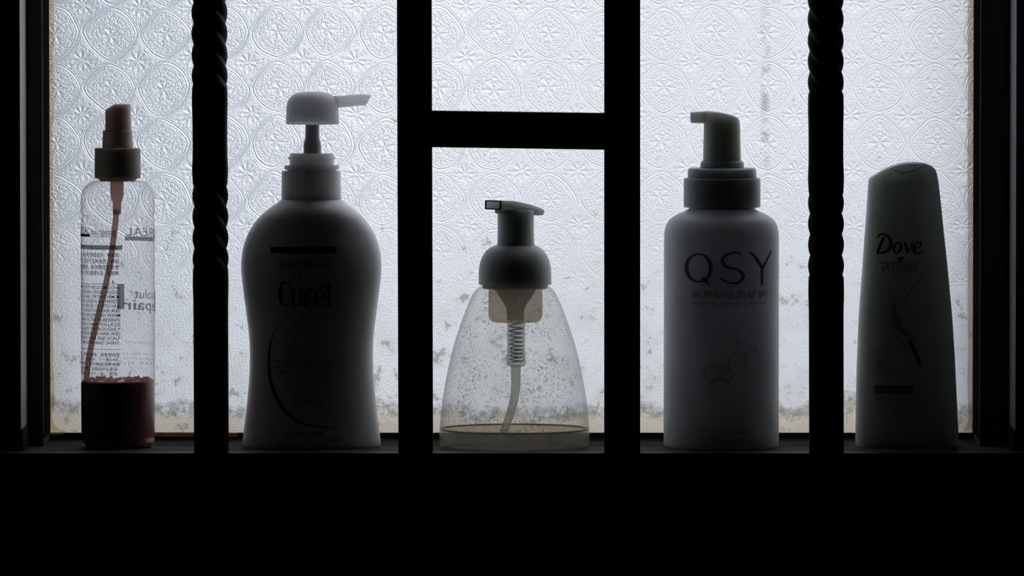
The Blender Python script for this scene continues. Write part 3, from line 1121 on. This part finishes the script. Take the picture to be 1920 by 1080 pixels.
rooted(pb, project_print('front_lettering', c, FN, M['ink_soft'], pb, True))
c = stroke([(519, 610, 1.2), (510, 634, 2.4), (505.5, 662, 4), (506, 694, 5.5), (511, 719, 6.5), (522, 745, 7), (540, 770, 6.5), (562, 786.5, 5), (590, 794, 3.6), (634, 797.5, 1.4)], 8)
rooted(pb, project_print('printed_arc', c, FN, M['ink'], pb))

# ------------------------------------------------------------------ 3  foam dispenser (frosted clear)
CX = 965
fb = empty('foam_dispenser', (xpx(CX), 0, 0))
tag(fb, 'frosted see-through foam dispenser, nearly empty, standing between the flat bars', 'bottle')
prof = [(58, 535), (64, 536), (69, 539.5), (77.5, 549), (89, 574), (102.3, 610), (115, 650), (125.5, 695), (133.8, 740), (139, 784), (141.2, 815), (141.6, 826), (140.5, 834), (137, 838)]
ft = catmull([(y, CX - 0.4, r, r) for r, y in prof], 4)
bm = bmesh.new()
loft(bm, ft, 96)
bmesh.ops.recalc_face_normals(bm, faces=bm.faces)
rooted(fb, smooth(obj('body', bm, M['frosted'], fb), 60))
rooted(fb, lathe_obj('liquid', [(100, 805.2), (137.6, 804.6), (138.2, 812), (138.6, 826), (136, 835)], CX - 0.4, M['liquid_soap'], fb, 72))
bm = bmesh.new()
n = 96
prev = None
rings = []
for k in range(n):
    a = 2 * math.pi * k / n
    ring = []
    for j in range(8):
        b = 2 * math.pi * j / 8
        r = (138.4 + 1.0 * math.cos(b)) * S
        ring.append(bm.verts.new((xpx(CX - 0.4) + r * math.cos(a), r * math.sin(a), zpx(804.2) + math.sin(b) * 1.7 * S)))
    rings.append(ring)
for k in range(n):
    p, q = rings[k], rings[(k + 1) % n]
    for j in range(8):
        bm.faces.new((p[j], p[(j + 1) % 8], q[(j + 1) % 8], q[j]))
bmesh.ops.recalc_face_normals(bm, faces=bm.faces)
rooted(fb, smooth(obj('liquid_rim', bm, M['meniscus'], fb), 60))
rooted(fb, lathe_obj('collar', [(30, 457.6), (34.5, 458.2), (40, 459.6), (48, 463.6), (55, 470), (61, 479), (65, 489), (67.4, 500), (68.2, 512), (68.4, 530), (67.8, 532.6),
                           (62, 533), (60, 540)], CX + 0.6, M['grey_cap'], fb, 80, ang=40))
rooted(fb, lathe_obj('pump_stem', [(34.2, 392), (34.2, 440), (34.8, 456), (36.5, 461)], CX + 2.2, M['grey_cap'], fb, 64))
# lever head: a wedge with its spout turned to the left and towards the room
bm = bmesh.new()
A = math.radians(35)
l1, wd = 51.0, 52.0
prf = [(-l1, 373.3), (-20, 374.6), (15, 381.5), (45, 389.6), (57, 393.4), (61, 396.6), (60, 400.4), (52, 402.6), (36, 403.2), (-2, 396.5), (-26, 391.6), (-l1, 391.2)]
def lv(u, v, y):
    return Vector((xpx(967) + (u * math.cos(A) - v * math.sin(A)) * S, (u * math.sin(A) + v * math.cos(A)) * S, zpx(y)))
def half_w(u):
    return wd / 2 if u < 20 else wd / 2 * math.sqrt(max(0.03, 1 - ((u - 20) / 42.0) ** 2))
fa = [bm.verts.new(lv(u, -half_w(u), y)) for u, y in prf]
fb_ = [bm.verts.new(lv(u, half_w(u), y)) for u, y in prf]
for k in range(len(prf)):
    j = (k + 1) % len(prf)
    bm.faces.new((fa[k], fa[j], fb_[j], fb_[k]))
bm.faces.new(list(reversed(fa)))
bm.faces.new(fb_)
bmesh.ops.recalc_face_normals(bm, faces=bm.faces)
bmesh.ops.bevel(bm, geom=[e for e in bm.edges if e.calc_length() > 12 * S], offset=1.1 * S, segments=2, affect='EDGES')
rooted(fb, smooth(obj('pump_head', bm, M['grey_cap'], fb), 35))
# open end of the spout: dark rim around a recessed lighter face
bm = bmesh.new()
def end_pt(v, y, out):
    return lv(-l1 - out, v, y)
o_ = [(-wd / 2 + 0.5, 374), (wd / 2 - 0.5, 374), (wd / 2 - 0.5, 390.8), (-wd / 2 + 0.5, 390.8)]
i_ = [(-wd / 2 + 4, 376), (wd / 2 - 4, 376), (wd / 2 - 4, 388.8), (-wd / 2 + 4, 388.8)]
ov = [bm.verts.new(end_pt(v, y, 0.2)) for v, y in o_]
of = [bm.verts.new(end_pt(v, y, 1.6)) for v, y in o_]
iv = [bm.verts.new(end_pt(v, y, 1.6)) for v, y in i_]
ib = [bm.verts.new(end_pt(v, y, 0.2)) for v, y in i_]
for k in range(4):
    j = (k + 1) % 4
    bm.faces.new((ov[k], ov[j], of[j], of[k]))
    bm.faces.new((of[k], of[j], iv[j], iv[k]))
    bm.faces.new((iv[k], iv[j], ib[j], ib[k]))
bmesh.ops.recalc_face_normals(bm, faces=bm.faces)
rim = obj('spout_rim', bm, M['gasket'], fb)
rooted(fb, rim)
tag(rim, 'dark rim around the spout end')
nz = lathe_obj('foam_outlet', [(10.5, 390.5), (10.5, 396), (9.4, 398.4), (7, 398.8)], 960, M['white_pump'], fb, 28)
c_ = lv(-l1 + 16, 0, 0)
nz.data.transform(Matrix.Translation((c_.x, c_.y, 0)))
rooted(fb, nz)
# pump insert seen through the bottle
rooted(fb, lathe_obj('pump_insert', [(48.5, 536), (50.5, 540), (50.8, 585), (50, 594), (46, 600.5), (40, 603), (16, 603.4)], CX + 1.5, M['cup'], fb, 56))
rooted(fb, lathe_obj('insert_funnel', [(44, 534), (40, 541), (30, 556), (22, 568), (17, 578), (16, 600)], CX + 1.5, M['funnel'], fb, 40, caps=(True, True)))
rooted(fb, lathe_obj('pump_chamber', [(17, 602), (16.6, 668), (18.5, 670), (18.5, 682), (16, 685), (11, 687.5)], CX + 2.5, M['chamber'], fb, 40))
sprg = []
turns = 9.5
for i in range(int(turns * 16) + 1):
    t = i / (turns * 16)
    a = 2 * math.pi * turns * t
    tt = t ** 0.85
    sprg.append((CX + 2.5 + 12.2 * math.cos(a), 604 + 76 * tt, 12.2 * math.sin(a) * S, 1.35))
rooted(fb, tube_obj('spring', sprg, M['spring'], fb, 6))
rooted(fb, tube_obj('dip_tube', catmull([(CX + 2, 684, 0, 9.5), (CX + 2, 700, 0, 9.2), (CX + 2, 722, 0, 8.6), (CX - 1, 748, 0.001, 8), (CX - 8, 775, 0.003, 7.6),
                                   (CX - 17, 800, 0.005, 7.4), (CX - 26, 826, 0.007, 7.2)], 5), M['dip_clear'], fb))

# ------------------------------------------------------------------ 4  cleanser bottle (straight, lilac white)
CX = 1353
cb = empty('cleanser_bottle', (xpx(CX), 0, 0))
tag(cb, 'straight lilac-white bottle with a dark collar and spout pointing left', 'bottle')
prof = [(60, 389), (63, 391), (72, 395.6), (81, 399.4), (90, 404.5), (98, 411), (103.6, 420), (106.8, 431), (107.8, 446), (108, 470), (108, 560), (108.1, 700), (108.2, 800), (108.2, 829), (107.4, 835), (104, 838)]
ct = catmull([(y, CX, r, r) for r, y in prof], 4)
bm = bmesh.new()
loft(bm, ct, 96)
bmesh.ops.recalc_face_normals(bm, faces=bm.faces)
rooted(cb, smooth(obj('body', bm, M['lilac_white'], cb), 60))
rooted(cb, lathe_obj('collar', [(60, 331.6), (67, 331.8), (70.5, 333), (72, 336), (72.2, 384), (71.6, 387.4), (66, 387.8), (62, 388), (62, 393)], CX + 1, M['dark_collar'], cb, 80))
rooted(cb, lathe_obj('collar_ring', [(50, 313.4), (60.5, 313.8), (63.6, 316), (64.4, 320), (64.6, 333)], CX + 1, M['dark_collar'], cb, 80))
rooted(cb, lathe_obj('stem_base', [(34, 299.6), (37.6, 300.4), (40.4, 303.4), (41, 308), (41, 315)], CX + 1, M['grey_pump'], cb, 64))
bm = bmesh.new()
rings = loft(bm, [(206, 1353.6, 31, 31), (210, 1353.6, 33.6, 33.6), (240, 1353.7, 34.2, 34.2), (301, 1353.8, 35.6, 35.6)], 64, caps=(True, True))
def qtop(x):
    return lerp_table([(1290, 207), (1320, 206.8), (1347, 209), (1366, 213), (1380, 217.6), (1386, 221.6), (1389, 226)], x)[1]
for ring, off in ((rings[0], 0.0), (rings[1], 2.6)):
    for v in ring:
        v.co.z = zpx(qtop(v.co.x / S + 960) + off)
bmesh.ops.recalc_face_normals(bm, faces=bm.faces)
rooted(cb, smooth(obj('pump_stem', bm, M['grey_pump'], cb), 40))
bm = bmesh.new()
rings = []
for (x, t, b, w) in [(1294.2, 211.5, 226.5, 7), (1295.2, 209.6, 228.6, 9), (1298, 208.6, 229.8, 10), (1305, 208.2, 230, 10.5), (1318, 207.6, 230, 12), (1338, 207.6, 231, 15)]:
    ring = []
    for k in range(20):
        a = 2 * math.pi * k / 20
        c, s_ = math.cos(a), math.sin(a)
        e = 2 / 3.6
        ring.append(bm.verts.new((xpx(x), math.copysign(abs(c) ** e, c) * w * S, zpx((t + b) / 2 - math.copysign(abs(s_) ** e, s_) * (b - t) / 2))))
    rings.append(ring)
for a, b in zip(rings, rings[1:]):
    for k in range(20):
        bm.faces.new((a[k], a[(k + 1) % 20], b[(k + 1) % 20], b[k]))
bm.faces.new(rings[0])
bm.faces.new(list(reversed(rings[-1])))
bmesh.ops.recalc_face_normals(bm, faces=bm.faces)
rooted(cb, smooth(obj('spout', bm, M['grey_pump'], cb), 40))
FN = front_of(ct)
q = lambda x, y: (1270 + x / 7.716, 440 + y / 7.716)
c = []
ring = []
for k in range(48):
    a = 2 * math.pi * k / 48
    x, y = q(290 + 172 * math.cos(a), 442 + 200 * math.sin(a))
    ring.append((x, y, 3.0 + 4.2 * abs(math.cos(a)) ** 1.6))
WORD = [ribbon(ring, True)
        + stroke([q(340, 585) + (4.5,), q(390, 625) + (5.5,), q(450, 690) + (3,)], 4),
        stroke([q(x, y) + (w,) for x, y, w in ((905, 250, 2.6), (850, 225, 3.4), (775, 222, 3.6), (690, 250, 4.2), (628, 320, 6), (655, 390, 6.4), (740, 440, 5.4), (830, 460, 5), (910, 515, 6.6), (930, 575, 6.6), (890, 635, 5), (800, 662, 3.8), (690, 640, 3.4), (605, 592, 2.6))], 6),
        stroke([q(1025, 212) + (3,), q(1085, 265) + (6,), q(1150, 355) + (6.4,), q(1203, 440) + (6,)], 4) + ribbon([q(1205, 425) + (6,), q(1203, 690) + (4.6,)])
        + stroke([q(1345, 205) + (2,), q(1290, 315) + (4,), q(1215, 440) + (5,)], 4)]
for c in WORD:
    rooted(cb, project_print('letter', c, FN, M['ink_blue'], cb))
c = text('氨基酸洁面慕斯', 1366, 554, 12.5, 143, 'CENTER', bold=1.2)
c += text('Amino Acid Facial Cleanser', 1366, 566, 7.5, 143, 'CENTER')
rooted(cb, project_print('front_lettering', c, FN, M['ink_pale'], cb, True))
c = []
g = lambda x, y: (1290 + x / 4.5, 600 + y / 4.5)
def bond(*p, w=1.5):
    return ribbon([g(*a) + (w,) for a in p])
for p in (((125, 380), (190, 350)), ((190, 350), (255, 380)), ((255, 380), (262, 470)), ((262, 470), (190, 505)), ((190, 505), (122, 470)), ((122, 470), (125, 380)),
          ((255, 380), (325, 370)), ((325, 370), (378, 428)), ((378, 428), (340, 480)), ((318, 486), (262, 470)), ((330, 370), (335, 290)), ((335, 290), (405, 240)),
          ((405, 240), (470, 270)), ((470, 270), (510, 242)), ((405, 240), (405, 180)), ((466, 270), (468, 335)), ((476, 270), (478, 335)),
          ((138, 388), (136, 462)), ((190, 362), (243, 386)), ((250, 462), (192, 492)), ((318, 380), (362, 428))):
    c += bond(*p)
c += text('NH', 1290 + 385 / 4.5, 600 + 172 / 4.5, 6.5) + text('2', 1290 + 455 / 4.5, 600 + 178 / 4.5, 4) + text('OH', 1290 + 515 / 4.5, 600 + 245 / 4.5, 7)
c += text('O', 1290 + 472 / 4.5, 600 + 372 / 4.5, 7, None, 'CENTER') + text('N', 1290 + 330 / 4.5, 600 + 512 / 4.5, 6, None, 'CENTER') + text('H', 1290 + 335 / 4.5, 600 + 548 / 4.5, 6.5, None, 'CENTER')
rooted(cb, project_print('printed_molecule', c, FN, M['ink_pale'], cb, True))
c = text('平 衡 者', 1371, 807.5, 10.5, 52, 'CENTER', bold=0.8) + text('净含量：500ml', 1371, 824, 8.5, 80, 'CENTER')
rooted(cb, project_print('front_lettering', c, FN, M['ink_pale'], cb, True))

# ------------------------------------------------------------------ 5  squeeze bottle (tapered, slanted top)
sb = empty('squeeze_bottle', (xpx(1702), 0, 0))
tag(sb, 'tapered pale squeeze bottle with a slanted top, standing beside the window frame', 'bottle')
edge = [(345, 1627.9, 1760.5), (380, 1625.6, 1764.6), (414, 1623.4, 1768), (455, 1620.3, 1772.5), (495, 1617.6, 1776.8), (550, 1613.6, 1782.2), (602, 1610.3, 1787), (660, 1608, 1790.8), (709, 1606.6, 1793.4), (770, 1605.6, 1796.6), (820, 1605.2, 1799), (832, 1605.6, 1799.4), (837, 1607.5, 1798), (840, 1611, 1795)]
st = catmull([(y, (a + b) / 2, (b - a) / 2, (b - a) / 2 * (0.52 + 0.0 * y)) for y, a, b in edge], 4)
EX = 2.35
bm = bmesh.new()
n = 96
rings = loft(bm, st, n, EX, caps=(False, True))
# slanted crown: the rim follows the outline of the top, then closes over it
TOP = catmull([(1627.9, 339.5), (1630.5, 333), (1644, 323.4), (1662, 313), (1680, 306.6), (1698.5, 303), (1716.6, 302.3), (1735, 304.2), (1745, 308), (1752, 314), (1755.8, 321), (1760.5, 342)], 5)
def top_y(x):
    return lerp_table(TOP, x)[1]
y0, cx0, rx0, ry0 = st[0]
prev = rings[0]
for (f, drop) in ((0.985, 7.5), (0.955, 4.0), (0.90, 1.8), (0.80, 0.7), (0.62, 0.2), (0.40, 0.0), (0.18, 0.0)):
    ring = []
    for v in prev if False else rings[0]:
        dx, dy = v.co.x / S + 960 - cx0, v.co.y / S
        # the crown keeps its width in the picture plane and rounds over in depth
        x = cx0 + dx * (1 - (1 - f) * 0.55)
        x = cx0 + dx * (f if f < 0.8 else 1 - (1 - f) * 0.35)
        ring.append(bm.verts.new((xpx(x), dy * f * S, zpx(min(y0 - 0.5, top_y(x) + drop * (abs(dy) / ry0) ** 0.7 * 2.2)))))
    for k in range(n):
        bm.faces.new((prev[k], prev[(k + 1) % n], ring[(k + 1) % n], ring[k]))
    prev = ring
bm.faces.new(prev)
bmesh.ops.recalc_face_normals(bm, faces=bm.faces)
rooted(sb, smooth(obj('body', bm, M['pale_green'], sb), 50))
FN = front_of(st, EX)
d = lambda x, y: (1610 + x / 8.306, 410 + y / 8.306)
WORD = [[], [], [], []]
for wi, seq in zip((0, 0, 2, 2, 3), ([(285, 285, 2), (300, 245, 3), (345, 222, 3.4), (400, 228, 4), (455, 270, 5.4), (490, 340, 6.6), (480, 420, 6), (425, 485, 4.4), (345, 512, 3.6), (268, 512, 2.6)],
            [(392, 262, 2.4), (360, 310, 4.6), (325, 400, 5.2), (285, 500, 4.4)],
            [(690, 350, 2.2), (720, 385, 4.6), (735, 450, 5.4), (745, 512, 3.4)], [(745, 512, 2.4), (790, 455, 2.6), (815, 390, 3.4), (808, 345, 4.2)],
            [(845, 440, 1.8), (905, 425, 2.2), (955, 390, 3.2), (958, 355, 3), (920, 345, 2.4), (870, 378, 4), (842, 440, 5), (855, 500, 4.4), (900, 522, 3), (972, 488, 1.8)])):
    WORD[wi] += stroke([d(x, y) + (w,) for x, y, w in seq], 5)
ring = []
for k in range(32):
    a = 2 * math.pi * k / 32
    px, py = 52 * math.cos(a), 82 * math.sin(a)
    ring.append(d(588 + px - py * 0.18, 432 + py) + (2.4 + 2.8 * abs(math.cos(a)) ** 1.3,))
WORD[1] += ribbon(ring, True)
for c in WORD:
    rooted(sb, project_print('letter', c, FN, M['ink'], sb))
# small bird mark under the name
c = stroke([d(590, 590) + (1,), d(615, 600) + (5,), d(650, 600) + (6,), d(690, 580) + (1.5,)], 4) + stroke([d(610, 650) + (1,), d(630, 615) + (4.5,), d(660, 600) + (2,)], 4)
rooted(sb, project_print('bird_mark', c, FN, M['ink'], sb))
c = text('深层滋养修护 闪亮', 1684, 491, 4, 74, 'CENTER') + text('密集滋养修护润发乳', 1685, 498.5, 7, 66, 'CENTER') + text('精华柔润护发配方', 1685, 506.5, 7.4, 66, 'CENTER')
rooted(sb, project_print('front_lettering', c, FN, M['ink_soft'], sb, True))
h = lambda x, y, w: (1620 + x / 4.156, 520 + y / 4.156, w)
c = stroke([h(*p) for p in ((425, 5, 0.8), (370, 75, 1.2), (300, 165, 1.6), (292, 175, 1))], 5)
c += stroke([h(*p) for p in ((345, 465, 2), (360, 510, 8), (400, 590, 6), (425, 650, 4), (428, 700, 0.6))], 6)
c += stroke([h(*p) for p in ((200, 330, 0.8), (225, 410, 1.2), (280, 490, 1.2), (330, 550, 0.8))], 5) + stroke([h(*p) for p in ((290, 545, 0.6), (340, 550, 1), (385, 515, 0.6))], 5)
rooted(sb, project_print('printed_swirl', c, FN, M['ink'], sb))
c = stroke([h(*p) for p in ((232, 110, 1), (228, 180, 4), (232, 260, 8), (250, 320, 13), (290, 400, 11), (340, 430, 6), (350, 440, 1))], 6)
rooted(sb, project_print('printed_ribbon', c, FN, M['ink_red'], sb))
c = []
for i, (t, w) in enumerate((('滋养', 16), ('配方成分', 26), ('修护干枯发质', 34), ('令秀发柔顺亮泽', 40))):
    c += text(t, 1641, 677 + i * 7.5, 5.6, w)
c += ribbon([(1642, 656, 1), (1646, 652, 3), (1648, 657, 4), (1645, 660, 1)]) + rect(1640, 704, 1706, 704.8, 12)
c += text('PROFESSIONAL 200ml', 1641, 748, 6, 56)
rooted(sb, project_print('small_lettering', c, FN, M['ink_red'], sb, True))
rooted(sb, project_print('printed_bar', rect(1638.5, 719, 1712, 734.5, 14), FN, M['ink_half'], sb))
# raised emblem lines on the front of the crown, laid on the moulded surface
from mathutils.bvhtree import BVHTree
bodyo = [o for o in sb.children if o.name.startswith('body')][0]
tree = BVHTree.FromPolygons([v.co.copy() for v in bodyo.data.vertices], [tuple(p.vertices) for p in bodyo.data.polygons])
z = lambda x, y: (1600 + x / 7.716, 280 + y / 7.716)
for seq in (((520, 262), (600, 300), (690, 330), (740, 325), (830, 300), (900, 275), (960, 245), (1010, 225)),
            ((560, 250), (660, 225), (760, 208), (850, 205), (900, 214), (880, 235)),
            ((900, 222), (960, 208), (1020, 212), (1050, 232))):
    pts = []
    for (x, y) in catmull([z(*p) for p in seq], 5):
        hit = tree.ray_cast(Vector((xpx(x), -0.1, zpx(y))), Vector((0, 1, 0)))[0]
        if hit is not None:
            pts.append((x, y, hit.y, 0.75))
    if len(pts) > 2:
        rooted(sb, tube_obj('raised_line', pts, M['pale_green'], sb, 8))
